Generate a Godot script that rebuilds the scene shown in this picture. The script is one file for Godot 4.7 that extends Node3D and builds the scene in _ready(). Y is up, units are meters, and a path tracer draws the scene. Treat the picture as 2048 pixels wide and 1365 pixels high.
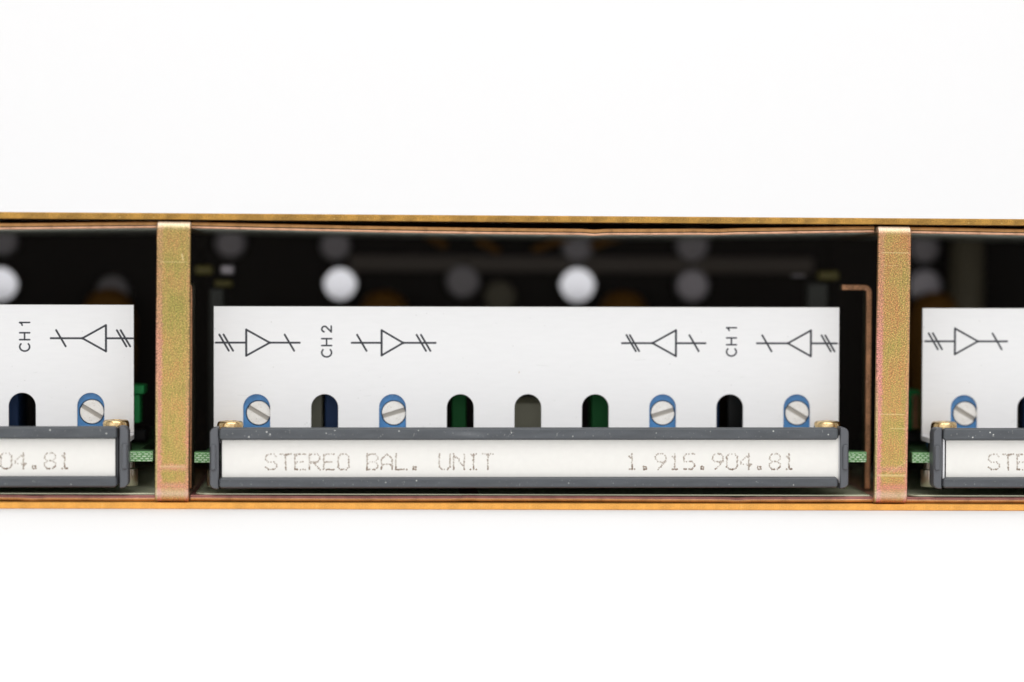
extends Node3D
# A close-up of a one-unit rack case with plug-in modules, in a white studio. Lengths below are millimetres, MM turns them into metres.
# x to the right, y up from the table, z towards the camera; z = 0 is the front of the case.

const MM := 0.001
var M := {}
var rng := RandomNumberGenerator.new()


# ---------------------------------------------------------------- mesh builder
class MB:
	var v := PackedVector3Array()
	var n := PackedVector3Array()
	var uv := PackedVector2Array()
	var c := PackedColorArray()
	var xf := Transform3D()
	var col := Color.WHITE

	func tri(a: Vector3, b: Vector3, d: Vector3, na: Vector3, nb: Vector3, nd: Vector3, ua := Vector2.ZERO, ub := Vector2.ZERO, ud := Vector2.ZERO, ca := Color(0, 0, 0, 0), cb := Color(0, 0, 0, 0), cd := Color(0, 0, 0, 0)) -> void:
		var g := (b - a).cross(d - a)
		if g.length_squared() < 1e-14:
			return
		if ca.a == 0.0:
			ca = col
			cb = col
			cd = col
		var flip := (g.dot(na + nb + nd) > 0.0) != (xf.basis.determinant() < 0.0)
		for k in ([0, 2, 1] if flip else [0, 1, 2]):
			v.append((xf * [a, b, d][k]) * 0.001)
			n.append((xf.basis * [na, nb, nd][k]).normalized())
			uv.append([ua, ub, ud][k])
			c.append([ca, cb, cd][k])

	func quad(a: Vector3, b: Vector3, d: Vector3, e: Vector3, na: Vector3, nb: Vector3, nd: Vector3, ne: Vector3, ua := Vector2.ZERO, ub := Vector2.ZERO, ud := Vector2.ZERO, ue := Vector2.ZERO, ca := Color(0, 0, 0, 0), cb := Color(0, 0, 0, 0), cd := Color(0, 0, 0, 0), ce := Color(0, 0, 0, 0)) -> void:
		tri(a, b, d, na, nb, nd, ua, ub, ud, ca, cb, cd)
		tri(a, d, e, na, nd, ne, ua, ud, ue, ca, cd, ce)

	# a box with rounded-looking edges
	func box(lo: Vector3, hi: Vector3, b := 0.1) -> void:
		var m := (lo + hi) / 2.0
		var h := (hi - lo) / 2.0
		b = minf(b, minf(h.x, minf(h.y, h.z)) * 0.9)
		var ax := [Vector3.RIGHT, Vector3.UP, Vector3.BACK]
		var pt := func(face: int, sg: Vector3) -> Vector3:
			var p := Vector3.ZERO
			for k in 3:
				p[k] = sg[k] * (h[k] if k == face else h[k] - b)
			return m + p
		for f in 3:
			var u := (f + 1) % 3
			var w := (f + 2) % 3
			for s in [-1.0, 1.0]:
				var q := []
				for t in [[-1, -1], [1, -1], [1, 1], [-1, 1]]:
					var sg := Vector3.ZERO
					sg[f] = s
					sg[u] = t[0]
					sg[w] = t[1]
					q.append(pt.call(f, sg))
				var nn: Vector3 = ax[f] * s
				var uu := []
				for p in q:
					uu.append(Vector2((p[u] - lo[u]) / (hi[u] - lo[u]), (hi[w] - p[w]) / (hi[w] - lo[w])) if f != 2 else Vector2((p.x - lo.x) / (hi.x - lo.x), (hi.y - p.y) / (hi.y - lo.y)))
				quad(q[0], q[1], q[2], q[3], nn, nn, nn, nn, uu[0], uu[1], uu[2], uu[3])
				for s2 in [-1.0, 1.0]:   # the edge between face f and face u
					var e := []
					for t in [-1.0, 1.0]:
						var sg := Vector3.ZERO
						sg[f] = s
						sg[u] = s2
						sg[w] = t
						e.append([pt.call(f, sg), pt.call(u, sg)])
					var n2: Vector3 = ax[u] * s2
					quad(e[0][0], e[0][1], e[1][1], e[1][0], nn, n2, n2, nn)
		for sx in [-1.0, 1.0]:
			for sy in [-1.0, 1.0]:
				for sz in [-1.0, 1.0]:
					var sg := Vector3(sx, sy, sz)
					tri(pt.call(0, sg), pt.call(1, sg), pt.call(2, sg), ax[0] * sx, ax[1] * sy, ax[2] * sz)

	static func arc(center: Vector2, r: float, a0: float, a1: float, steps: int) -> PackedVector2Array:
		var out := PackedVector2Array()
		for i in steps + 1:
			var a := deg_to_rad(lerpf(a0, a1, float(i) / steps))
			out.append(center + Vector2(cos(a), sin(a)) * r)
		return out

	# a polygon (counter-clockwise) pushed out from z0 to z1; its front face is bevelled by b, its back face by b0
	func prism(poly: PackedVector2Array, z0: float, z1: float, b := 0.0, b0 := 0.0, uvo := Vector2.ZERO, uvs := Vector2.ONE) -> void:
		var k := poly.size()
		var en := []
		for i in k:
			var e := (poly[(i + 1) % k] - poly[i]).normalized()
			en.append(Vector2(e.y, -e.x))
		var front := PackedVector2Array()
		var back := PackedVector2Array()
		var na := []
		var nb := []
		for i in k:
			var n1: Vector2 = en[(i + k - 1) % k]
			var n2: Vector2 = en[i]
			var bis := (n1 + n2) / maxf(0.35, 1.0 + n1.dot(n2))
			front.append(poly[i] - bis * b)
			back.append(poly[i] - bis * b0)
			var soft := n1.dot(n2) > 0.75
			na.append((n1 + n2).normalized() if soft else n2)
			nb.append((n1 + n2).normalized() if soft else n1)
		var up := Vector3.BACK
		for side in 2:
			var pp := front if side == 0 else back
			var z := z1 if side == 0 else z0
			var nn := up if side == 0 else -up
			var ids := Geometry2D.triangulate_polygon(pp)
			for t in range(0, ids.size(), 3):
				var q := []
				var w := []
				for j in 3:
					var p := pp[ids[t + j]]
					q.append(Vector3(p.x, p.y, z))
					w.append(Vector2((p.x - uvo.x) / uvs.x, 1.0 - (p.y - uvo.y) / uvs.y))
				tri(q[0], q[1], q[2], nn, nn, nn, w[0], w[1], w[2])
		for i in k:
			var j := (i + 1) % k
			var a := poly[i]
			var d := poly[j]
			var n1 := Vector3(na[i].x, na[i].y, 0)
			var n2 := Vector3(nb[j].x, nb[j].y, 0)
			var za := z0 + b0
			var zb := z1 - b
			var u := [Vector2((za - z0) / (z1 - z0), 1.0 - (a.y - uvo.y) / uvs.y), Vector2((za - z0) / (z1 - z0), 1.0 - (d.y - uvo.y) / uvs.y), Vector2((zb - z0) / (z1 - z0), 1.0 - (d.y - uvo.y) / uvs.y), Vector2((zb - z0) / (z1 - z0), 1.0 - (a.y - uvo.y) / uvs.y)]
			quad(Vector3(a.x, a.y, za), Vector3(d.x, d.y, za), Vector3(d.x, d.y, zb), Vector3(a.x, a.y, zb), n1, n2, n2, n1, u[0], u[1], u[2], u[3])
			if b > 0.0:
				quad(Vector3(a.x, a.y, zb), Vector3(d.x, d.y, zb), Vector3(front[j].x, front[j].y, z1), Vector3(front[i].x, front[i].y, z1), n1, n2, up, up, u[3], u[2], u[2], u[3])
			if b0 > 0.0:
				quad(Vector3(a.x, a.y, za), Vector3(d.x, d.y, za), Vector3(back[j].x, back[j].y, z0), Vector3(back[i].x, back[i].y, z0), n1, n2, -up, -up, u[0], u[1], u[1], u[0])

	# a profile of (radius, height) turned about the y axis
	func lathe(profile: Array, segs := 32) -> void:
		var k := profile.size()
		for i in k - 1:
			var p: Vector2 = profile[i]
			var q: Vector2 = profile[i + 1]
			var e := (q - p).normalized()
			var f := Vector2(e.y, -e.x)
			var f1 := f
			var f2 := f
			if i > 0:
				var e0: Vector2 = (p - profile[i - 1]).normalized()
				var g := Vector2(e0.y, -e0.x)
				if g.dot(f) > 0.6:
					f1 = (f + g).normalized()
			if i < k - 2:
				var e2: Vector2 = (profile[i + 2] - q).normalized()
				var g := Vector2(e2.y, -e2.x)
				if g.dot(f) > 0.6:
					f2 = (f + g).normalized()
			for s in segs:
				var a := TAU * s / segs
				var b := TAU * (s + 1) / segs
				var da := Vector3(cos(a), 0, sin(a))
				var db := Vector3(cos(b), 0, sin(b))
				var U := Vector3.UP
				quad(da * p.x + U * p.y, db * p.x + U * p.y, db * q.x + U * q.y, da * q.x + U * q.y, da * f1.x + U * f1.y, db * f1.x + U * f1.y, db * f2.x + U * f2.y, da * f2.x + U * f2.y, Vector2(float(s) / segs, 0), Vector2(float(s + 1) / segs, 0), Vector2(float(s + 1) / segs, 1), Vector2(float(s) / segs, 1))

	# an open or closed profile of (z, y) drawn along x from x0 to x1; lift(x) moves it up or down
	func run_x(profile: Array, x0: float, x1: float, steps: int, lift: Callable, cols := []) -> void:
		var k := profile.size()
		for i in k - 1:
			var p: Vector2 = profile[i]
			var q: Vector2 = profile[i + 1]
			var e := (q - p).normalized()
			var f := Vector2(-e.y, e.x)
			var f1 := f
			var f2 := f
			if i > 0:
				var e0: Vector2 = (p - profile[i - 1]).normalized()
				var g := Vector2(-e0.y, e0.x)
				if g.dot(f) > 0.6:
					f1 = (f + g).normalized()
			if i < k - 2:
				var e2: Vector2 = (profile[i + 2] - q).normalized()
				var g := Vector2(-e2.y, e2.x)
				if g.dot(f) > 0.6:
					f2 = (f + g).normalized()
			var ci: Color = cols[i] if cols else col
			for s in steps:
				var xa := lerpf(x0, x1, float(s) / steps)
				var xb := lerpf(x0, x1, float(s + 1) / steps)
				var la: float = lift.call(xa)
				var lb: float = lift.call(xb)
				var n1 := Vector3(0, f1.y, f1.x)
				var n2 := Vector3(0, f2.y, f2.x)
				quad(Vector3(xa, p.y + la, p.x), Vector3(xb, p.y + lb, p.x), Vector3(xb, q.y + lb, q.x), Vector3(xa, q.y + la, q.x), n1, n1, n2, n2, Vector2(xa, p.y), Vector2(xb, p.y), Vector2(xb, q.y), Vector2(xa, q.y), ci, ci, ci, ci)

	# a square plate with a round hole, and the wall of the hole down to z0
	func ring_plate(lo: Vector2, hi: Vector2, hole: Vector2, r: float, z0: float, z1: float) -> void:
		var segs := 48
		for s in segs:
			var pts := []
			for t: int in [s, s + 1]:
				var a := TAU * (float(t) - 0.125 * segs) / segs
				var d := Vector2(cos(a), sin(a))
				var k := 1e9
				for ax in 2:
					if absf(d[ax]) > 1e-6:
						k = minf(k, ((hi[ax] if d[ax] > 0 else lo[ax]) - hole[ax]) / d[ax])
				pts.append([hole + d * k, hole + d * r, d])
			var U := Vector3.BACK
			var o0: Vector2 = pts[0][0]
			var o1: Vector2 = pts[1][0]
			var i0: Vector2 = pts[0][1]
			var i1: Vector2 = pts[1][1]
			quad(Vector3(o0.x, o0.y, z1), Vector3(o1.x, o1.y, z1), Vector3(i1.x, i1.y, z1), Vector3(i0.x, i0.y, z1), U, U, U, U)
			var d0 := Vector3(-pts[0][2].x, -pts[0][2].y, 0)
			var d1 := Vector3(-pts[1][2].x, -pts[1][2].y, 0)
			quad(Vector3(i0.x, i0.y, z1), Vector3(i1.x, i1.y, z1), Vector3(i1.x, i1.y, z0), Vector3(i0.x, i0.y, z0), d0, d1, d1, d0)

	func mesh(m: Material) -> ArrayMesh:
		var a := []
		a.resize(Mesh.ARRAY_MAX)
		a[Mesh.ARRAY_VERTEX] = v
		a[Mesh.ARRAY_NORMAL] = n
		a[Mesh.ARRAY_TEX_UV] = uv
		a[Mesh.ARRAY_COLOR] = c
		var out := ArrayMesh.new()
		out.add_surface_from_arrays(Mesh.PRIMITIVE_TRIANGLES, a)
		out.surface_set_material(0, m)
		return out


func part(called: String, b: MB, m: Material, parent: Node, at := Vector3.ZERO) -> MeshInstance3D:
	var o := MeshInstance3D.new()
	o.name = numbered(called, parent)
	o.mesh = b.mesh(m)
	parent.add_child(o, true)
	o.position = at * MM
	return o


func numbered(called: String, parent: Node) -> String:   # adds _001, _002 ... to a name that is taken
	var out := called
	var k := 0
	while parent.has_node(NodePath(out)):
		k += 1
		out = "%s_%03d" % [called, k]
	return out


func thing(called: String, label: String, category: String, group := "") -> Node3D:
	var o := Node3D.new()
	o.name = called
	add_child(o, true)
	o.set_meta("label", label)
	o.set_meta("category", category)
	if group:
		o.set_meta("group", group)
	return o


# ---------------------------------------------------------------- textures
func put_px(im: Image, x: int, y: int, c: Color, a: float) -> void:
	if a <= 0.0 or x < 0 or y < 0 or x >= im.get_width() or y >= im.get_height():
		return
	im.set_pixel(x, y, im.get_pixel(x, y).lerp(c, minf(a, 1.0)))


func ink_dot(im: Image, p: Vector2, r: float, c: Color, a: float) -> void:
	for y in range(int(p.y - r - 1), int(p.y + r + 2)):
		for x in range(int(p.x - r - 1), int(p.x + r + 2)):
			put_px(im, x, y, c, a * clampf(r - Vector2(x, y).distance_to(p) + 0.5, 0.0, 1.0))


func ink_line(im: Image, p: Vector2, q: Vector2, w: float, c: Color, a := 1.0) -> void:
	var r := w / 2.0
	for y in range(int(minf(p.y, q.y) - r - 1), int(maxf(p.y, q.y) + r + 2)):
		for x in range(int(minf(p.x, q.x) - r - 1), int(maxf(p.x, q.x) + r + 2)):
			var s := Geometry2D.get_closest_point_to_segment(Vector2(x, y), p, q)
			put_px(im, x, y, c, a * clampf(r - s.distance_to(Vector2(x, y)) + 0.5, 0.0, 1.0))


func tex(im: Image) -> ImageTexture:
	return ImageTexture.create_from_image(im)


func noise(sd: int, f: float, oct := 1) -> FastNoiseLite:
	var z := FastNoiseLite.new()
	z.seed = sd
	z.frequency = f
	z.noise_type = FastNoiseLite.TYPE_SIMPLEX_SMOOTH
	z.fractal_octaves = oct
	return z


# the printed front plate: x from -48.1 to 48.1, y from 10.9 to 30.4 (module's own millimetres)
const PLATE_LO := Vector2(-48.12, 10.9)
const PLATE_HI := Vector2(48.12, 30.37)

func plate_print() -> ImageTexture:
	var w := 2048
	var s := w / (PLATE_HI.x - PLATE_LO.x)
	var h := int((PLATE_HI.y - PLATE_LO.y) * s)
	var im := Image.create(w, h, false, Image.FORMAT_RGB8)
	var grain := noise(5, 0.02, 3)
	var fine := noise(6, 0.35)
	for y in h:
		for x in w:
			var k := 0.94 + 0.006 * grain.get_noise_2d(x * 0.5, y * 3.0) + 0.006 * fine.get_noise_2d(x, y)
			im.set_pixel(x, y, Color(k, k * 1.0, k * 1.002))
	var ink := Color(0.13, 0.14, 0.17)
	var P := func(x: float, y: float) -> Vector2:
		return Vector2((x - PLATE_LO.x) * s, (PLATE_HI.y - y) * s)
	var L := func(x0: float, y0: float, x1: float, y1: float, t: float) -> void:
		ink_line(im, P.call(x0, y0), P.call(x1, y1), t * s, ink)
	var Y := 24.83
	# four amplifier signs: [line start, line end, triangle base, triangle tip, slashes]
	for a in [[-47.83, -35.03, -43.19, -39.6, [-46.57, -45.92, -36.6]], [-27.08, -14.23, -22.5, -19.2, [-25.54, -16.42, -15.75]], [14.45, 27.35, 22.78, 19.16, [15.86, 16.37, 25.58]], [35.32, 47.73, 43.69, 40.12, [36.86, 46.06, 46.64]]]:
		L.call(a[0], Y, minf(a[2], a[3]), Y, 0.28)
		L.call(maxf(a[2], a[3]), Y, a[1], Y, 0.28)
		var th := 2.0 if a[2] != -22.5 else 1.93
		L.call(a[2], Y + th, a[2], Y - th, 0.31)
		L.call(a[2], Y + th, a[3], Y, 0.28)
		L.call(a[2], Y - th, a[3], Y, 0.28)
		ink_dot(im, P.call(a[3], Y), 0.2 * s, ink, 1.0)
		for q in a[4]:
			L.call(q - 0.72, Y + 1.23, q + 0.72, Y - 1.23, 0.28)
	# "CH 2" and "CH 1", reading upwards
	for a in [[-31.66, 22.6, "2"], [30.62, 22.8, "1"]]:
		var x0: float = a[0]
		var y0: float = a[1]
		var U := func(u: float, v: float) -> Vector2:   # u along the line of writing, v up the letter
			return P.call(x0 + 1.5 - v, y0 + u)
		var path := func(pts: Array) -> void:
			for i in pts.size() - 1:
				ink_line(im, U.call(pts[i].x, pts[i].y), U.call(pts[i + 1].x, pts[i + 1].y), 0.23 * s, ink)
		var cc := []
		for i in 17:
			var t := deg_to_rad(48 + i * (360 - 96) / 16.0)
			cc.append(Vector2(0.72 + 0.66 * cos(t), 0.75 + 0.75 * sin(t)))
		path.call(cc)
		path.call([Vector2(1.8, 0), Vector2(1.8, 1.5)])
		path.call([Vector2(2.85, 0), Vector2(2.85, 1.5)])
		path.call([Vector2(1.8, 0.76), Vector2(2.85, 0.76)])
		if a[2] == "2":
			var two := []
			for i in 9:
				var t := deg_to_rad(170 - i * 25.0)
				two.append(Vector2(4.32 + 0.42 * cos(t), 1.07 + 0.43 * sin(t)))
			two.append(Vector2(3.88, 0.05))
			two.append(Vector2(4.78, 0.05))
			path.call(two)
		else:
			path.call([Vector2(4.0, 1.12), Vector2(4.25, 1.2), Vector2(4.42, 1.5), Vector2(4.42, 0)])
	for i in 70:
		ink_dot(im, Vector2(rng.randf() * w, rng.randf() * h), rng.randf_range(0.8, 2.2), Color(0.6, 0.6, 0.58), rng.randf_range(0.05, 0.3))
	for i in 9:
		var p0 := Vector2(rng.randf() * w, rng.randf() * h)
		ink_line(im, p0, p0 + Vector2(rng.randf_range(-40, 40), rng.randf_range(-9, 9)), 1.4, Color(0.75, 0.75, 0.74), 0.25)
	ink_line(im, P.call(-1.42, 20.25), P.call(-1.36, 20.42), 0.08 * s, Color(0.62, 0.5, 0.36), 0.8)
	return tex(im)


const CARD_LO := Vector2(-46.35, 4.3)
const CARD_HI := Vector2(46.72, 11.0)
const FONT := {
	"S": ["01110", "10001", "10000", "01110", "00001", "10001", "01110"], "T": ["11111", "00100", "00100", "00100", "00100", "00100", "00100"],
	"E": ["11111", "10000", "10000", "11110", "10000", "10000", "11111"], "R": ["11110", "10001", "10001", "11110", "10100", "10010", "10001"],
	"O": ["01110", "10001", "10001", "10001", "10001", "10001", "01110"], "B": ["11110", "10001", "10001", "11110", "10001", "10001", "11110"],
	"A": ["00100", "01010", "10001", "10001", "11111", "10001", "10001"], "L": ["10000", "10000", "10000", "10000", "10000", "10000", "11111"],
	"U": ["10001", "10001", "10001", "10001", "10001", "10001", "01110"], "N": ["10001", "11001", "10101", "10101", "10011", "10001", "10001"],
	"I": ["01110", "00100", "00100", "00100", "00100", "00100", "01110"], "1": ["00100", "01100", "00100", "00100", "00100", "00100", "01110"],
	"9": ["01110", "10001", "10001", "01111", "00010", "00100", "01000"], "5": ["01111", "10000", "10000", "11110", "00001", "00001", "11110"],
	"0": ["01110", "10001", "10001", "10001", "10001", "10001", "01110"], "4": ["00010", "00110", "01010", "10010", "11111", "00010", "00010"],
	"8": ["01110", "10001", "10001", "01110", "10001", "10001", "01110"], ".": ["00000", "00000", "00000", "00000", "00000", "01100", "01100"], " ": ["00000", "00000", "00000", "00000", "00000", "00000", "00000"],
}

func card_print() -> ImageTexture:
	var w := 2048
	var s := w / (CARD_HI.x - CARD_LO.x)
	var h := int((CARD_HI.y - CARD_LO.y) * s)
	var im := Image.create(w, h, false, Image.FORMAT_RGB8)
	var grain := noise(15, 0.03, 3)
	for y in h:
		for x in w:
			var k := 1.0 + 0.008 * grain.get_noise_2d(x, y)
			im.set_pixel(x, y, Color(0.965 * k, 0.958 * k, 0.938 * k))
	for t in [["STEREO BAL. UNIT", -39.83], ["1.915.904.81", 14.5]]:
		var word: String = t[0]
		for i in word.length():
			var rows: Array = FONT[word[i]]
			for r in 7:
				for q in 5:
					if rows[r][q] != "1":
						continue
					var spots := [Vector2(q, r)]
					if r < 6:
						for dq in [0, -1, 1]:
							if q + dq >= 0 and q + dq < 5 and rows[r + 1][q + dq] == "1" and (dq == 0 or rows[r + 1][q] != "1"):
								spots.append(Vector2(q + dq * 0.5, r + 0.5))
					if q < 4 and rows[r][q + 1] == "1" and (word[i] == "." or rng.randf() < 0.45):
						spots.append(Vector2(q + 0.5, r))
					for p in spots:
						var mm := Vector2(float(t[1]) + i * 2.17 + p.x * 0.4, 8.32 - p.y * 0.385)
						var px := Vector2((mm.x - CARD_LO.x) * s, (CARD_HI.y - mm.y) * s) + Vector2(rng.randf_range(-1.2, 1.2), rng.randf_range(-1.0, 1.0))
						var a := rng.randf_range(0.16, 0.5) + (0.2 if r > 4 else 0.0)
						ink_dot(im, px, rng.randf_range(2.2, 3.3), Color(0.36, 0.27, 0.2), a)
	return tex(im)


# yellow-chromate zinc plating: gold, olive and rose films in a fine crystalline grain
func chromate(w: int, h: int, sd: int, warm: float, rose_left: float, marks: Array) -> ImageTexture:
	var im := Image.create(w, h, false, Image.FORMAT_RGB8)
	var mid := noise(sd, 0.06, 2)
	var big := noise(sd + 1, 0.008, 2)
	var fine := noise(sd + 2, 0.24, 2)
	var r := RandomNumberGenerator.new()
	r.seed = sd
	var olive := Color(0.68, 0.64, 0.34)
	var gold := Color(0.80, 0.67, 0.40)
	var copper := Color(0.81, 0.57, 0.37)
	var rose := Color(0.93, 0.60, 0.60)
	var streak := noise(sd + 5, 0.05, 2)
	for y in h:
		var vv := float(y) / h
		for x in w:
			var u := float(x) / w
			var low := smoothstep(0.45, 0.75, vv)
			var t := 0.45 + 0.5 * fine.get_noise_2d(x, y * 0.8) + 0.28 * big.get_noise_2d(x, y) + 0.2 * streak.get_noise_2d(x * 1.6, y * 0.25) + warm * (1.15 - vv) + 0.5 * smoothstep(0.9, 0.97, vv)
			var c := olive.lerp(gold, smoothstep(0.15, 0.5, t)).lerp(copper, smoothstep(0.55, 0.95, t))
			var wav := 0.05 * mid.get_noise_2d(x, y * 2.0) + 0.03 * fine.get_noise_2d(x, y)
			var edge := rose_left * (1.0 - smoothstep(0.13, 0.24, u + wav)) * (0.45 + 0.55 * smoothstep(0.15, 0.5, vv)) + (0.25 + 0.5 * low) * rose_left * smoothstep(0.84, 0.95, u + wav)
			var rose_bands := 0.0  # rose bands across the strap near its foot
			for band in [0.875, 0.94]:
				rose_bands = maxf(rose_bands, (1.0 - smoothstep(0.0, 0.02, absf(vv - band + 0.006 * mid.get_noise_2d(x, y)))) * 0.5)
			c = c.lerp(rose, clampf(maxf(edge, rose_bands), 0.0, 0.9))
			if u < 0.07:   # a thin green film along the left corner
				c = c.lerp(Color(0.72, 0.76, 0.45), 0.6 * low)
			var bend_highlight := maxf(1.0 - smoothstep(0.0, 0.035, vv), 0.6 * smoothstep(0.94, 0.968, vv) * (1.0 - smoothstep(0.972, 0.99, vv)))  # pale highlights of the upper and lower bends, painted into the colour
			c = c.lerp(Color(0.97, 0.91, 0.85), 0.85 * bend_highlight)
			var k := 1.0 + (0.62 * fine.get_noise_2d(x * 1.25 + 400, y * 1.25) + r.randf_range(-0.08, 0.08)) * (1.0 - 0.7 * bend_highlight) * (1.0 - 0.35 * low)
			k *= 0.86 + 0.1 * smoothstep(0.05, 0.9, vv)  # stronger light towards the foot, painted in as a brighter tone
			var stain := smoothstep(0.25, 0.6, mid.get_noise_2d(x * 0.7 + 300, y * 0.35)) * 0.12
			c = c.lerp(Color(0.55, 0.47, 0.27), stain)
			im.set_pixel(x, y, Color(clampf(c.r * k, 0, 1), clampf(c.g * k, 0, 1), clampf(c.b * k, 0, 1)))
	for m in marks:   # scratches: [u0, v0, u1, v1, width, strength]
		ink_line(im, Vector2(m[0] * w, m[1] * h), Vector2(m[2] * w, m[3] * h), m[4], Color(0.93, 0.86, 0.66), m[5] * 0.75)
	return tex(im)


func speckle(w: int, h: int, sd: int, base: Color, amount: float, dots: int, dot_color: Color, dot_r := 1.2) -> ImageTexture:
	var im := Image.create(w, h, false, Image.FORMAT_RGB8)
	var fine := noise(sd, 0.3, 2)
	var big := noise(sd + 1, 0.02, 3)
	for y in h:
		for x in w:
			var k := 1.0 + amount * (fine.get_noise_2d(x, y) + 0.7 * big.get_noise_2d(x, y))
			im.set_pixel(x, y, Color(clampf(base.r * k, 0, 1), clampf(base.g * k, 0, 1), clampf(base.b * k, 0, 1)))
	var r := RandomNumberGenerator.new()
	r.seed = sd
	for i in dots:
		ink_dot(im, Vector2(r.randf() * w, r.randf() * h), dot_r * r.randf_range(0.4, 1.2), dot_color, r.randf_range(0.15, 0.85))
	return tex(im)


func rail_dust(sd: int, scuff: bool) -> ImageTexture:
	var w := 2048
	var h := 44
	var im := Image.create(w, h, false, Image.FORMAT_RGB8)
	var fine := noise(sd, 0.25, 2)
	var big := noise(sd + 1, 0.008, 2)
	for y in h:
		for x in w:
			var k := 1.0 + 0.06 * fine.get_noise_2d(x, y) + 0.1 * big.get_noise_2d(x, y * 4)
			var c := Color(0.305 * k, 0.32 * k, 0.338 * k)
			if scuff:
				var e := Vector2((x - 820) / 70.0, (y - 22) / 13.0).length()
				c = c.lerp(Color(0.66, 0.67, 0.68), 0.45 * clampf(1.0 - e, 0.0, 1.0) * (0.7 + 0.8 * fine.get_noise_2d(x * 2.0, y * 2.0)))
			im.set_pixel(x, y, c)
	var r := RandomNumberGenerator.new()
	r.seed = sd
	var white := Color(0.92, 0.92, 0.9)
	for i in 190:
		ink_dot(im, Vector2(r.randf() * w, r.randf() * h), r.randf_range(0.6, 1.7), white, r.randf_range(0.1, 0.6))
	for i in 14:
		ink_dot(im, Vector2(r.randf() * w, r.randf() * h), r.randf_range(1.6, 2.6), white, 0.9)
	for i in 9:
		var p := Vector2(r.randf() * w, r.randf() * h)
		ink_line(im, p, p + Vector2(r.randf_range(-4, 4), r.randf_range(-12, 12)), 1.6, white, 0.5)
	return tex(im)


func weave(w: int, h: int, sd: int, rows: int) -> ImageTexture:   # cut edge of a glass-fibre board
	var im := Image.create(w, h, false, Image.FORMAT_RGB8)
	var wob := noise(sd, 0.02, 2)
	var fine := noise(sd + 1, 0.3)
	var green := Color(0.40, 0.64, 0.38)
	var pale := Color(0.90, 0.97, 0.88)
	for y in h:
		for x in w:
			var q := (y / float(h) + 0.05 * wob.get_noise_2d(x, y)) * rows
			var row := floorf(q)
			var ph := x / 11.0 + row * 0.5 + 0.4 * wob.get_noise_2d(x * 2, row * 50)
			var t := smoothstep(0.15, 0.35, absf(fposmod(q, 1.0) - 0.5)) * 0.0 + (1.0 - smoothstep(0.22, 0.42, absf(fposmod(q, 1.0) - 0.5))) * (1.0 - smoothstep(0.28, 0.42, absf(fposmod(ph, 1.0) - 0.5)))
			t = clampf(t * (0.85 + 0.4 * fine.get_noise_2d(x, y)) + 0.12 * fine.get_noise_2d(x * 2, y * 2), 0.0, 1.0)
			if y < 3:
				t = 0.2
			im.set_pixel(x, y, green.lerp(pale, t))
	return tex(im)


func ribs(w: int, h: int, sd: int) -> ImageTexture:   # woven insulating sheet
	var im := Image.create(w, h, false, Image.FORMAT_RGB8)
	var wob := noise(sd, 0.015, 2)
	var fine := noise(sd + 1, 0.3)
	for y in h:
		for x in w:
			var q := fposmod((x + y * 0.9) / 16.0 + 0.3 * wob.get_noise_2d(x, y), 1.0)
			var t := smoothstep(0.0, 0.5, q) * (1.0 - smoothstep(0.55, 1.0, q))
			t = t * 0.7 + 0.3 * fine.get_noise_2d(x, y) + 0.15
			im.set_pixel(x, y, Color(0.58, 0.60, 0.48).lerp(Color(0.98, 0.99, 0.88), clampf(t, 0, 1)))
	return tex(im)


func mat(called: String, c: Color, rough := 0.5, metal := 0.0, t: Texture2D = null) -> StandardMaterial3D:
	var m := StandardMaterial3D.new()
	m.resource_name = called
	m.albedo_color = c
	m.roughness = rough
	m.metallic = metal
	m.albedo_texture = t
	m.texture_filter = BaseMaterial3D.TEXTURE_FILTER_LINEAR_WITH_MIPMAPS_ANISOTROPIC
	M[called] = m
	return m


func tiled(called: String, c: Color, rough: float, metal: float, t: Texture2D, size_mm: float) -> StandardMaterial3D:
	var m := mat(called, c, rough, metal, t)
	m.uv1_triplanar = true
	m.uv1_scale = Vector3.ONE * (1.0 / (size_mm * MM))
	return m


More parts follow.
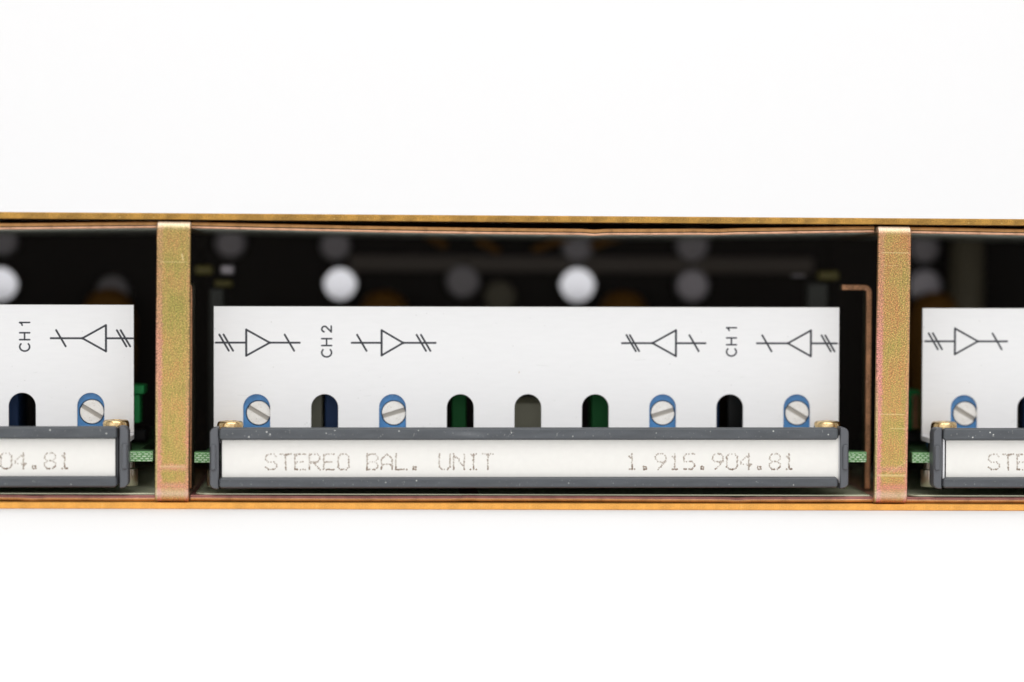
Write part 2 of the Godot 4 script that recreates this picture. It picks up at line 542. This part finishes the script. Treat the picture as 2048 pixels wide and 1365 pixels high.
func make_materials() -> void:
	mat("white_paper", Color(0.94, 0.94, 0.942), 0.9)
	mat("white_top", Color(0.905, 0.905, 0.908), 0.9)
	tiled("gold_edge", Color(1, 1, 1), 0.42, 0.7, speckle(512, 512, 21, Color(0.67, 0.51, 0.25), 0.3, 160, Color(0.95, 0.85, 0.55), 1.6), 32.0)
	tiled("amber_edge", Color(1, 1, 1), 0.5, 0.35, speckle(512, 512, 22, Color(0.95, 0.69, 0.33), 0.12, 110, Color(0.97, 0.86, 0.6), 2.0), 32.0)
	var lip := tiled("lip_plating", Color(1, 1, 1), 0.42, 0.7, speckle(512, 512, 23, Color(0.92, 0.9, 0.88), 0.3, 260, Color(1, 1, 1), 1.3), 28.0)
	lip.vertex_color_use_as_albedo = true
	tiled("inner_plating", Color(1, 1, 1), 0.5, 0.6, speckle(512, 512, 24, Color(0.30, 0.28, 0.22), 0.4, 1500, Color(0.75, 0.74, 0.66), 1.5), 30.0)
	tiled("dusty_plating", Color(1, 1, 1), 0.8, 0.1, speckle(512, 512, 26, Color(0.66, 0.67, 0.62), 0.4, 3200, Color(0.85, 0.84, 0.8), 1.5), 30.0)
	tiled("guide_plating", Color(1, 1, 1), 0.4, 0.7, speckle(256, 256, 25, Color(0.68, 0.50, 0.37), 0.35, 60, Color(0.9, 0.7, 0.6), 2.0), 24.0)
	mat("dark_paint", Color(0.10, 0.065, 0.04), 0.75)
	mat("bar_paint", Color(0.38, 0.34, 0.31), 0.6)
	mat("plate", Color.WHITE, 0.42, 0.0, plate_print())
	mat("card", Color.WHITE, 0.75, 0.0, card_print())
	mat("plate_edge", Color(0.86, 0.86, 0.87), 0.45)
	tiled("blue", Color(1, 1, 1), 0.4, 0.0, speckle(256, 256, 33, Color(0.28, 0.505, 0.72), 0.14, 30, Color(0.62, 0.75, 0.86), 2.5), 9.0)
	mat("dial", Color(1, 1, 1), 0.55, 0.0, speckle(128, 128, 31, Color(0.94, 0.93, 0.91), 0.06, 16, Color(0.66, 0.6, 0.52), 2.4))
	mat("dial_slot", Color(0.70, 0.68, 0.65), 0.6)  # slot floor is white like the dial, greyed for the shade in it
	mat("rail_upper", Color.WHITE, 0.3, 0.0, rail_dust(41, true))
	mat("rail_lower", Color.WHITE, 0.3, 0.0, rail_dust(47, false))
	mat("grey_plastic", Color(0.35, 0.36, 0.38), 0.4)
	mat("dark_plastic", Color(0.22, 0.225, 0.24), 0.45)
	tiled("screw_plating", Color(1, 1, 1), 0.22, 1.0, speckle(256, 256, 51, Color(0.90, 0.78, 0.58), 0.3, 46, Color(0.62, 0.36, 0.14), 7.0), 6.0)
	mat("fibre_washer", Color(0.42, 0.18, 0.12), 0.7)
	tiled("board_green", Color(1, 1, 1), 0.5, 0.0, speckle(256, 256, 52, Color(0.22, 0.36, 0.22), 0.2, 30, Color(0.5, 0.6, 0.45), 1.5), 20.0)
	mat("board_edge", Color.WHITE, 0.6, 0.0, weave(1400, 28, 53, 5))
	mat("silver", Color(0.82, 0.80, 0.76), 0.3, 1.0)
	mat("green_film", Color(0.0, 0.33, 0.13), 0.8)
	mat("bright_green", Color(0.02, 0.53, 0.26), 0.6)
	mat("navy", Color(0.14, 0.25, 0.42), 0.7)
	mat("black_plastic", Color(0.07, 0.07, 0.08), 0.4)
	mat("amber_film", Color(0.47, 0.31, 0.07), 0.7)
	mat("olive_grey", Color(0.62, 0.61, 0.54), 0.7)
	mat("olive_block", Color(0.36, 0.33, 0.08), 0.5)
	mat("grey_post", Color(0.20, 0.21, 0.19), 0.5)
	mat("brown_grey", Color(0.42, 0.39, 0.32), 0.6)
	mat("insulation", Color.WHITE, 0.55, 0.0, ribs(2048, 512, 61))
	mat("disc_bright", Color(0.86, 0.86, 0.88), 0.16, 1.0)
	mat("metal_grey", Color(0.62, 0.6, 0.62), 0.45, 0.8)
	mat("disc_dim", Color(0.55, 0.53, 0.54), 0.5, 0.6)


# ---------------------------------------------------------------- the case
const STRUTS := [-50.63, 57.5]
const BAYS := [[-158.6, -53.15], [-48.12, 54.98], [60.0, 164.5]]

func make_case() -> void:
	var rc := thing("rack_case", "low gold zinc-plated metal rack case with open bays, spanning the whole picture", "rack case")
	var b := MB.new()
	b.box(Vector3(-162, 43.2, -215), Vector3(168, 44.2, -1.4), 0.14)
	part("top_cover", b, M.gold_edge, rc)
	b = MB.new()
	b.box(Vector3(-162, -0.05, -215), Vector3(168, 0.9, -0.35), 0.1)
	part("bottom_cover", b, M.amber_edge, rc)
	for x in [-162.0, 166.9]:
		b = MB.new()
		b.box(Vector3(x, 1.0, -212), Vector3(x + 1.1, 43.1, -1.5), 0.1)
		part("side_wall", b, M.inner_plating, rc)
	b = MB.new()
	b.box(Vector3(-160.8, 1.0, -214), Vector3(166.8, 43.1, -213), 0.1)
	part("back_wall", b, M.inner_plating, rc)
	var bay := 0
	for q in BAYS:
		var x0: float = q[0]
		var x1: float = q[1]
		var sag := func(x: float) -> float:
			var t := (x - x0) / (x1 - x0)
			return -0.66 * pow(sin(PI * t), 1.3) - 0.05 * sin(t * 9.0 + bay) - 0.13 * exp(-pow((x - 12.4) / 1.3, 2.0)) - 0.08 * exp(-pow((x - 31.0) / 2.0, 2.0))
		# upper lip: rolled edge with a groove, then the sheet running back
		b = MB.new()
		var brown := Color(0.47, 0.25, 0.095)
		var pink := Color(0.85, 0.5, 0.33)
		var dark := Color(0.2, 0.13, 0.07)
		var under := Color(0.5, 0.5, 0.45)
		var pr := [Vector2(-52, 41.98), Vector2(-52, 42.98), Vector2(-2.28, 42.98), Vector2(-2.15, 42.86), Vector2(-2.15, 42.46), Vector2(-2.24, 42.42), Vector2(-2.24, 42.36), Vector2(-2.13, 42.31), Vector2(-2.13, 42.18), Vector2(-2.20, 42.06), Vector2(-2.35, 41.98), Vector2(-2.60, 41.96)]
		b.run_x(pr, x0, x1, 160, sag, [dark, brown, brown, brown, dark, dark, dark, pink, pink, pink, pink])  # groove coloured dark as if shaded, rolled edge coloured with a pink highlight
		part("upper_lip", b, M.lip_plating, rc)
		b = MB.new()
		b.run_x([Vector2(-2.6, 41.96), Vector2(-52, 41.98)], x0, x1, 160, sag)
		part("upper_sheet", b, M.dusty_plating, rc)
		# lower lip
		var bow := func(x: float) -> float:
			return 0.04 * sin((x - x0) * 0.11 + bay * 2.0) + 0.07 * exp(-pow((x + 6.3) / 1.4, 2.0)) - 0.1 * exp(-pow((x - 34.4) / 1.2, 2.0)) - 0.1 * exp(-pow((x + 71.5) / 1.5, 2.0))
		b = MB.new()
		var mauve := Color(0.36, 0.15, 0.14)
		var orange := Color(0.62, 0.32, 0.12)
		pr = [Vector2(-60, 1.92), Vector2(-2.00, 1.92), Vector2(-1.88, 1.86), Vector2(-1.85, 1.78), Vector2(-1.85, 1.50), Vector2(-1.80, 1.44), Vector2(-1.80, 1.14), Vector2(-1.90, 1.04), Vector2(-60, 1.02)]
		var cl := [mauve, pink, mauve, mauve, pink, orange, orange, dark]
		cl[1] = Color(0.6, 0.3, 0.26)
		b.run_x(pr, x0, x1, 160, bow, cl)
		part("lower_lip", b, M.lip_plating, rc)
		# woven insulating sheet on the floor of the bay
		b = MB.new()
		b.xf = Transform3D(Basis(Vector3.RIGHT, -PI / 2), Vector3(0, 1.96, 0))
		var sheet := PackedVector2Array([Vector2(x0 + 0.6, 58), Vector2(x0 + 0.6, 4.2)])
		sheet.append_array(MB.arc(Vector2(x0 + 2.6, 4.2), 2.0, 180, 270, 6))
		sheet.append_array([Vector2(x1 - 0.3, 2.2), Vector2(x1 - 0.3, 58)])
		b.prism(sheet, 0.0, 0.2, 0.05, 0.0, Vector2(x0, 0), Vector2(103, 26))
		part("insulation_sheet", b, M.insulation, rc)
		# added dark bulkhead behind the modules, in place of the deep dark interior
		b = MB.new()
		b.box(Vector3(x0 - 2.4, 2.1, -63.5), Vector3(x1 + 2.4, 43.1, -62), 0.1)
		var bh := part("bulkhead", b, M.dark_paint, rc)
		var glint_discs: Array = [[[-84.6, 33.0, 3.3, "disc_bright", 0.0], [-65.6, 31.7, 2.9, "disc_dim", -0.2], [-84.2, 40.4, 2.6, "disc_dim", 0.0]],
			[[-45.6, 40.3, 2.7, "disc_dim", 0.0], [-26.8, 33.4, 3.15, "disc_bright", 0.0], [-27.7, 40.0, 2.7, "disc_dim", 0.0], [-5.8, 34.0, 3.0, "disc_dim", 0.0], [0.6, 31.4, 2.7, "brown_grey", 0.0],
			[13.94, 33.45, 3.35, "disc_bright", 0.0], [13.9, 40.1, 2.8, "disc_dim", 0.0], [33.8, 33.5, 3.0, "metal_grey", 0.0], [33.75, 40.4, 2.9, "disc_dim", 0.0]],
			[[74.2, 33.7, 3.1, "metal_grey", 0.0], [74.1, 40.2, 2.7, "disc_dim", 0.0]]][bay]
		for p in glint_discs:  # flat metal discs standing in for out-of-focus glints
			b = MB.new()
			b.xf = Transform3D(Basis(Vector3.RIGHT, PI / 2 + p[4]), Vector3.ZERO)
			var r: float = p[2]
			b.lathe([Vector2(r, -0.6), Vector2(r, 1.4), Vector2(r - 0.25, 1.75), Vector2(r - 0.5, 1.9), Vector2(r - 0.52, 1.9), Vector2(0, 1.9)], 40)
			part("glint_disc", b, M[p[3]], bh, Vector3(p[0], p[1], -61.6))
		if bay == 1:
			b = MB.new()
			b.box(Vector3(-25.4, 35.6, -61.8), Vector3(54.9, 38.5, -60.4), 0.4)
			part("cross_bar", b, M.bar_paint, bh)
		for k in ([[-10.6, 41.0, 5], [-1.6, 40.2, 5], [9.6, 40.7, 8], [19.1, 41.2, 7]] if bay == 1 else []):
			b = MB.new()
			b.xf = Transform3D(Basis(Vector3.BACK, 0.35 if k[0] > 5 else -0.5), Vector3(k[0], k[1], -58))
			b.box(Vector3(-k[2] / 2.0, -0.7, -0.7), Vector3(k[2] / 2.0, 0.7, 0.7), 0.6)
			part("orange_sleeve", b, M.amber_film, bh)
		bay += 1
	for q in [["cable_clip", Vector3(-45.8, 34.9, -36), Vector3(-43.5, 36.6, -34.5), "metal_grey"], ["olive_block", Vector3(-49.9, 34.9, -36), Vector3(-46.9, 36.5, -34.0), "olive_block"], ["olive_block", Vector3(-46.8, 32.9, -37), Vector3(-43.8, 34.1, -35), "olive_block"], ["olive_block", Vector3(51.5, 34.6, -36), Vector3(55, 36.2, -34), "olive_block"], ["grey_post", Vector3(-47.6, 2.3, -38), Vector3(-45.2, 32.8, -35.5), "grey_post"], ["grey_post", Vector3(49.9, 2.3, -38), Vector3(53.4, 34.2, -35.5), "grey_post"], ["cable_clip", Vector3(47.2, 35.1, -36), Vector3(49.5, 35.6, -34.5), "metal_grey"]]:
		b = MB.new()
		b.box(q[1], q[2], 0.35)
		part(q[0], b, M[q[3]], rc)
	# upright straps between the bays
	var i := 0
	for x in STRUTS:
		b = MB.new()
		var poly := PackedVector2Array([Vector2(-52, 42.02)])
		var inner := MB.arc(Vector2(-1.3, 41.62), 0.4, 90, 0, 4)
		inner.append_array(MB.arc(Vector2(-1.3, 2.3), 0.4, 0, -90, 4))
		poly.append_array(inner)
		poly.append_array([Vector2(-52, 1.9), Vector2(-52, 1.0)])
		poly.append_array(MB.arc(Vector2(-1.3, 2.3), 1.3, -90, 0, 10))
		poly.append_array(MB.arc(Vector2(-1.3, 41.62), 1.3, 0, 90, 10))
		poly.append(Vector2(-52, 42.92))
		b.xf = Transform3D(Basis(Vector3.BACK, Vector3.UP, Vector3.RIGHT) , Vector3.ZERO)
		b.prism(poly, -2.53, 2.53, 0.2, 0.2, Vector2(0, 1.0), Vector2(1, 41.92))
		var s := part("strut", b, M["strut_%d" % i], rc, Vector3(x - [0.17, 0.0][i], 0, 0))
		s.rotation.z = [-0.0045, -0.006][i]
		s.set_meta("label", ["olive-gold upright strap", "orange-gold upright strap with horizontal scratches"][i])
		# card guides on either side of the strap
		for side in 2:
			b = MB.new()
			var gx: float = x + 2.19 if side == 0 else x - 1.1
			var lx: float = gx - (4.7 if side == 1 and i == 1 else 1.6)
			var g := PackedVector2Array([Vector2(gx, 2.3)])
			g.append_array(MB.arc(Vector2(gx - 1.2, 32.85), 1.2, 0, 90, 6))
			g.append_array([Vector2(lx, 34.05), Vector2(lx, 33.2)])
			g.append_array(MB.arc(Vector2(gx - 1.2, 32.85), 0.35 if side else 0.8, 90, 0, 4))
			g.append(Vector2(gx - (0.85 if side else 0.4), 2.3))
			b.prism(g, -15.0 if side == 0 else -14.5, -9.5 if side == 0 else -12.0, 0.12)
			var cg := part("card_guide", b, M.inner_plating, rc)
			b = MB.new()
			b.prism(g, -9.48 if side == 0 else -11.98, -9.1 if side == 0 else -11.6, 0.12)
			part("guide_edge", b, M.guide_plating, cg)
		i += 1


# ---------------------------------------------------------------- one plug-in module, in its own millimetres
func make_module() -> Node3D:
	var md := thing("amplifier_module", "grey-framed plug-in module filling the middle bay, its white plate and label wholly in view", "module", "plug-in modules in the rack case")
	var b := MB.new()
	# circuit board
	b.box(Vector3(-49.2, 6.8, -56), Vector3(49.2, 8.4, -4.5), 0.05)
	var board := part("circuit_board", b, M.board_green, md)
	b = MB.new()
	b.box(Vector3(-50.7, 6.8, -4.45), Vector3(51.5, 8.4, -4.0), 0.06)
	part("board_edge", b, M.board_edge, board)
	b = MB.new()
	b.xf = Transform3D(Basis(Vector3.RIGHT, PI / 2), Vector3(0, 7.6, 0))
	b.prism(PackedVector2Array([Vector2(-50.7, -4.46), Vector2(51.5, -4.46), Vector2(51.5, -7.0), Vector2(49.0, -9.5), Vector2(-48.2, -9.5), Vector2(-50.7, -7.0)]), -0.78, 0.78)
	# (kept apart from the main board: the wider tongue that the label frame clips onto)
	part("board_tongue", b, M.board_green, board)
	# white front plate with nine slots, its folded foot
	var poly := PackedVector2Array([PLATE_LO])
	for k in 9:
		var sx := -41.58 + k * 10.395
		var w := 2.06
		var rb := 0.75
		poly.append(Vector2(sx - w + rb, PLATE_LO.y))
		poly.append_array(MB.arc(Vector2(sx - w + rb, 11.75), rb, 250, 180, 4))
		poly.append_array(MB.arc(Vector2(sx, 16.92 - w), w, 180, 0, 20))
		poly.append_array(MB.arc(Vector2(sx + w - rb, 11.75), rb, 0, -70, 4))
		poly.append(Vector2(sx + w - rb, PLATE_LO.y))
	poly.append_array([Vector2(PLATE_HI.x, PLATE_LO.y), PLATE_HI, Vector2(PLATE_LO.x, PLATE_HI.y)])
	b = MB.new()
	b.prism(poly, -10.1, -9.6, 0.05, 0.0, PLATE_LO, PLATE_HI - PLATE_LO)
	var plate := part("front_plate", b, M.plate, md)
	b = MB.new()
	b.xf = Transform3D(Basis(Vector3.BACK, Vector3.UP, Vector3.RIGHT), Vector3.ZERO)
	var foot := PackedVector2Array([Vector2(-10.35, 10.88), Vector2(-10.35, 10.6)])
	foot.append_array(MB.arc(Vector2(-9.6, 10.6), 0.75, 180, 270, 4))
	foot.append_array([Vector2(-3.0, 9.85), Vector2(-3.0, 10.55), Vector2(-9.3, 10.55), Vector2(-9.6, 10.88)])
	b.prism(foot, PLATE_LO.x, PLATE_HI.x)
	part("plate_foot", b, M.plate_edge, plate)
	# spacers between foot and board
	for x in [-45.4, 45.7]:
		b = MB.new()
		b.lathe([Vector2(0, 8.42), Vector2(2.4, 8.42), Vector2(2.4, 9.83), Vector2(0, 9.83)], 20)
		part("spacer", b, M.black_plastic, md, Vector3(x, 0, -6.2))
	# screws
	for x in [-45.4, 45.75]:
		b = MB.new()
		b.lathe([Vector2(2.02, 10.95), Vector2(2.02, 12.2), Vector2(1.98, 12.55), Vector2(1.86, 12.85), Vector2(1.62, 13.0), Vector2(0.9, 13.04), Vector2(0.85, 12.4), Vector2(0, 12.4)], 36)
		var sc := part("screw", b, M.screw_plating, md, Vector3(x, 0, -6.2))
		b = MB.new()
		b.lathe([Vector2(0, 10.57), Vector2(2.1, 10.57), Vector2(2.1, 10.93), Vector2(0, 10.93)], 28)
		part("washer", b, M.fibre_washer, sc)
	# standoffs below the board
	for x in [-47.2, 47.3]:
		b = MB.new()
		b.lathe([Vector2(0, 3.0), Vector2(1.6, 3.0), Vector2(1.75, 3.15), Vector2(1.75, 5.6), Vector2(1.3, 5.75), Vector2(1.3, 6.78)], 24)
		part("standoff", b, M.silver, md, Vector3(x, 0, -6.2))
	# trimmers behind the slots
	var k := 0
	for t in [[-41.3, -31.0], [-20.6, 17.0], [20.86, 17.0], [41.7, -31.0]]:
		var c := Vector2(t[0], 14.02)
		b = MB.new()
		var lo := Vector2(t[0] - 4.7, 8.5)
		var hi := Vector2(t[0] + 4.7, 18.2)
		b.ring_plate(lo, hi, c, 1.97, -11.0, -10.15)
		b.box(Vector3(lo.x, lo.y, -16.5), Vector3(hi.x, hi.y, -11.0), 0.02)
		b.quad(Vector3(lo.x, hi.y, -10.15), Vector3(hi.x, hi.y, -10.15), Vector3(hi.x, hi.y, -11.0), Vector3(lo.x, hi.y, -11.0), Vector3.UP, Vector3.UP, Vector3.UP, Vector3.UP)
		b.quad(Vector3(lo.x, lo.y, -10.15), Vector3(lo.x, hi.y, -10.15), Vector3(lo.x, hi.y, -11.0), Vector3(lo.x, lo.y, -11.0), Vector3.LEFT, Vector3.LEFT, Vector3.LEFT, Vector3.LEFT)
		b.quad(Vector3(hi.x, lo.y, -10.15), Vector3(hi.x, hi.y, -10.15), Vector3(hi.x, hi.y, -11.0), Vector3(hi.x, lo.y, -11.0), Vector3.RIGHT, Vector3.RIGHT, Vector3.RIGHT, Vector3.RIGHT)
		var tr := part("trimmer", b, M.blue, md)
		# dial: two raised halves and the slot between them
		b = MB.new()
		var half := MB.arc(Vector2.ZERO, 1.8, asin(0.33 / 1.8) * 180 / PI, 180 - asin(0.33 / 1.8) * 180 / PI, 24)
		b.prism(half, -0.6, 0.1, 0.05, 0.0, Vector2(-1.8, -1.8), Vector2(3.6, 3.6))
		b.xf = Transform3D(Basis(Vector3.BACK, PI), Vector3.ZERO)
		b.prism(half, -0.6, 0.1, 0.05, 0.0, Vector2(-1.8, -1.8), Vector2(3.6, 3.6))
		var dl := part("dial", b, M.dial, tr, Vector3(c.x, c.y, -10.2))
		dl.rotation.z = deg_to_rad(t[1])
		b = MB.new()
		b.box(Vector3(-1.76, -0.33, -0.6), Vector3(1.76, 0.33, -0.25), 0.02)
		var ds := part("dial_slot", b, M.dial_slot, tr, Vector3(c.x, c.y, -10.2))
		ds.rotation.z = deg_to_rad(t[1])
		k += 1
	# components seen through the empty slots and above the plate
	for q in [["film_capacitor", -11.7, -9.3, 8.45, 19.0, -20.0, -13.4, "green_film"], ["film_capacitor", 10.0, 13.2, 8.45, 19.0, -20.0, -13.4, "green_film"], ["navy_block", -31.3, -26.4, 8.45, 18.5, -24.0, -14.0, "navy"],
			["navy_block", 28.2, 30.1, 8.45, 18.5, -24.0, -14.0, "navy"], ["grey_block", -36.0, -31.6, 8.45, 17.5, -30.0, -15.5, "olive_grey"], ["grey_block", -2.6, 3.6, 8.45, 15.4, -30.0, -15.0, "olive_grey"],
			["black_relay", 31.8, 37.0, 8.45, 22.0, -30.0, -18.0, "black_plastic"]]:
		b = MB.new()
		b.box(Vector3(q[1], q[3], q[5]), Vector3(q[2], q[4], q[6]), 0.35)
		part(q[0], b, M[q[7]], md)
	for x in [-22.2, 18.6]:
		b = MB.new()
		b.lathe([Vector2(3.0, 8.45), Vector2(4.6, 20), Vector2(4.7, 27), Vector2(4.2, 29.5), Vector2(3.2, 31.4), Vector2(1.8, 32.3), Vector2(0, 32.6)], 28)
		part("amber_capacitor", b, M.amber_film, md, Vector3(x, 0, -56.0))
	# label frame
	b = MB.new()
	b.box(Vector3(-46.6, 3.5, -3.2), Vector3(46.6, 12.1, -1.55), 0.1)
	var fr := part("label_frame", b, M.dark_plastic, md)
	var n := 0
	for y in [[10.46, 12.33, "rail_upper"], [3.23, 4.86, "rail_lower"]]:
		b = MB.new()
		b.box(Vector3(-46.74, y[0], -1.5), Vector3(46.5, y[1], 0.1), 0.36)
		part("rail", b, M[y[2]], fr)
		n += 1
	for s in [-1.0, 1.0]:
		var cap := PackedVector2Array()
		var xo := 48.1
		var xi := 46.8
		cap.append(Vector2(xi, 3.1))
		cap.append_array(MB.arc(Vector2(xo - 0.85, 4.0), 0.9, -90, 0, 6))
		cap.append_array(MB.arc(Vector2(xo - 0.85, 11.45), 0.9, 0, 90, 6))
		cap.append(Vector2(xi, 12.35))
		b = MB.new()
		if s < 0:
			for j in cap.size():
				cap[j].x = -cap[j].x
			cap.reverse()
		b.prism(cap, -3.4, -0.35, 0.22)
		part("end_cap", b, M.grey_plastic, fr)
		b = MB.new()
		b.box(Vector3(minf(s * 47.2, s * 48.02), 5.9, -0.4), Vector3(maxf(s * 47.2, s * 48.02), 9.75, 0.12), 0.34)
		part("end_clip", b, M.grey_plastic, fr)
	# printed label card
	b = MB.new()
	b.box(Vector3(CARD_LO.x, CARD_LO.y, -1.54), Vector3(CARD_HI.x, CARD_HI.y, -1.2), 0.03)
	part("label_card", b, M.card, md)
	return md


func _ready() -> void:
	rng.seed = 11
	# camera: a long lens close to the front, a little left of the middle and above it
	var cam := Camera3D.new()
	cam.name = "camera"
	add_child(cam)
	var at := Vector3(-18.70582, 36.14799, 411.93415) * MM
	var right := Vector3(0.99895919, 0.00610652, 0.0452024)
	var up := Vector3(-0.00491488, 0.99963867, -0.02642662)
	cam.transform = Transform3D(Basis(right, up, right.cross(up)).orthonormalized(), at)
	var att := CameraAttributesPhysical.new()
	att.frustum_focal_length = 12.0 / (682.5 / 5500.0)
	att.frustum_focus_distance = 0.4163
	att.frustum_near = 0.01
	att.frustum_far = 20.0
	att.exposure_aperture = 6.0
	cam.attributes = att
	cam.fov = rad_to_deg(2.0 * atan(682.5 / 5500.0))
	cam.near = 0.01
	cam.far = 20.0
	cam.current = true
	# the white studio round it, and unseen lamps to light it
	var we := WorldEnvironment.new()
	we.name = "studio_environment"
	var env := Environment.new()
	env.background_mode = Environment.BG_COLOR
	env.background_color = Color(0.92, 0.92, 0.925)
	env.tonemap_mode = Environment.TONE_MAPPER_LINEAR
	env.tonemap_exposure = 0.71
	env.sdfgi_enabled = true
	env.ssao_enabled = true
	env.ssil_enabled = true
	we.environment = env
	add_child(we)
	lamp("front_softbox", Vector3(-0.15, 0.45, 1.5), Vector3(0, 0.02, 0), Vector2(3.2, 2.0), 0.62)
	lamp("top_softbox", Vector3(0.1, 1.1, 0.35), Vector3(0, 0, 0.1), Vector2(1.3, 1.2), 1.25)
	lamp("backdrop_fill", Vector3(0, 0.9, -0.25), Vector3(0, 0.3, -0.8), Vector2(1.6, 0.4), 0.36)  # extra lamp out of view, added to brighten the backdrop
	make_materials()
	M["strut_0"] = mat("strut_0", Color.WHITE, 0.36, 0.7, chromate(84, 700, 71, -0.06, 0.62, [[0.12, 0.143, 0.88, 0.143, 2.0, 0.55], [0.15, 0.872, 0.85, 0.872, 5.0, 0.5], [0.12, 0.938, 0.9, 0.938, 3.0, 0.25], [0.74, 0.115, 0.78, 0.135, 3.0, 0.9]]))
	M["strut_1"] = mat("strut_1", Color.WHITE, 0.36, 0.7, chromate(84, 700, 83, 0.18, 0.8, [[0.1, 0.094, 0.95, 0.094, 2.0, 0.75], [0.15, 0.14, 0.6, 0.14, 1.4, 0.5], [0.1, 0.676, 0.85, 0.676, 2.0, 0.8], [0.45, 0.727, 0.9, 0.727, 2.0, 0.7], [0.1, 0.897, 0.9, 0.897, 5.0, 0.7], [0.35, 0.893, 0.97, 0.845, 2.5, 0.5]]))
	# table and backdrop
	var b := MB.new()
	b.box(Vector3(-1500, -30, -900), Vector3(1500, -0.07, 1100), 1.0)
	part("tabletop", b, M.white_top, self).set_meta("kind", "structure")
	b = MB.new()
	b.box(Vector3(-1500, 0.0, -930), Vector3(1500, 1400, -905), 1.0)
	part("backdrop", b, M.white_paper, self).set_meta("kind", "structure")
	make_case()
	var md := make_module()
	var left: Node3D = md.duplicate()
	var rt: Node3D = md.duplicate()
	left.name = "amplifier_module_001"
	rt.name = "amplifier_module_002"
	add_child(left, true)
	add_child(rt, true)
	left.set_meta("label", "grey-framed plug-in module cut off by the left edge, its label ending in .81")
	rt.set_meta("label", "grey-framed plug-in module cut off by the right edge, its label beginning STE")
	for q in [[md, 3.0, 0.0], [left, -105.4, -0.2], [rt, 112.2, 0.3]]:
		q[0].position = Vector3(q[1], q[2], 0) * MM
		q[0].rotation.z = 0.0036
	# the outer modules' prints and cards do not sit quite alike
	for q in [[left, 0.0231, 0.002, -0.6], [rt, 0.0225, 0.001, 0.3]]:
		var pm: StandardMaterial3D = M.plate.duplicate()
		pm.uv1_offset = Vector3(-q[2], q[1], 0)
		q[0].get_node("front_plate").set_surface_override_material(0, pm)
		q[0].get_node("label_card").position.x += q[3] * MM
	for q in [[md, 46.72, 46.98], [rt, -46.66, -46.34]]:   # the clear insert's end shows beside the card
		var ib := MB.new()
		ib.box(Vector3(q[1], 3.9, -1.45), Vector3(q[2], 11.1, -0.75), 0.05)
		part("insert_edge", ib, M.plate_edge, q[0].get_node("label_frame"))
	left.get_node("amber_capacitor_001").position.x = 39.6 * MM
	rt.get_node("amber_capacitor").position.x = -37.0 * MM
	extras(left, rt)


# pieces that only the outer two modules show
func extras(left: Node3D, rt: Node3D) -> void:
	var b := MB.new()
	b.box(Vector3(45.0, 12.0, -19), Vector3(48.6, 16.5, -14.6), 0.2)
	b.box(Vector3(45.0, 16.5, -20), Vector3(49.3, 17.9, -14.2), 0.2)
	part("green_terminal", b, M.bright_green, left)
	b = MB.new()
	b.box(Vector3(44.5, 8.45, -30), Vector3(49.0, 10.8, -23), 0.5)
	part("black_component", b, M.black_plastic, left)
	b = MB.new()
	b.box(Vector3(-49.0, 10.8, -27), Vector3(-46.0, 17.1, -22), 0.2)
	var g := part("green_terminal", b, M.bright_green, rt)
	b = MB.new()
	b.box(Vector3(-47.3, 11.0, -22), Vector3(-46.3, 16.4, -21.4), 0.1)
	part("contact_pin", b, M.guide_plating, g)
	b = MB.new()
	b.box(Vector3(-48.8, 8.45, -30), Vector3(-44.5, 10.6, -23), 0.5)
	part("black_component", b, M.black_plastic, rt)
	b = MB.new()
	b.lathe([Vector2(3.0, 8.45), Vector2(3.0, 41.0), Vector2(2.4, 41.6), Vector2(0, 41.6)], 32)
	part("tall_capacitor", b, M.brown_grey, rt, Vector3(-31.5, 0, -56))


func lamp(called: String, at: Vector3, target: Vector3, size: Vector2, energy: float) -> void:
	var l := AreaLight3D.new()
	l.name = called
	add_child(l)
	l.look_at_from_position(at, target, Vector3.UP if absf((target - at).normalized().y) < 0.95 else Vector3.FORWARD)
	l.area_size = size
	l.area_normalize_energy = true
	l.light_energy = energy * at.distance_squared_to(target)
	l.light_color = Color(1.0, 0.995, 0.985)
	l.area_range = 6.0
	l.shadow_enabled = true
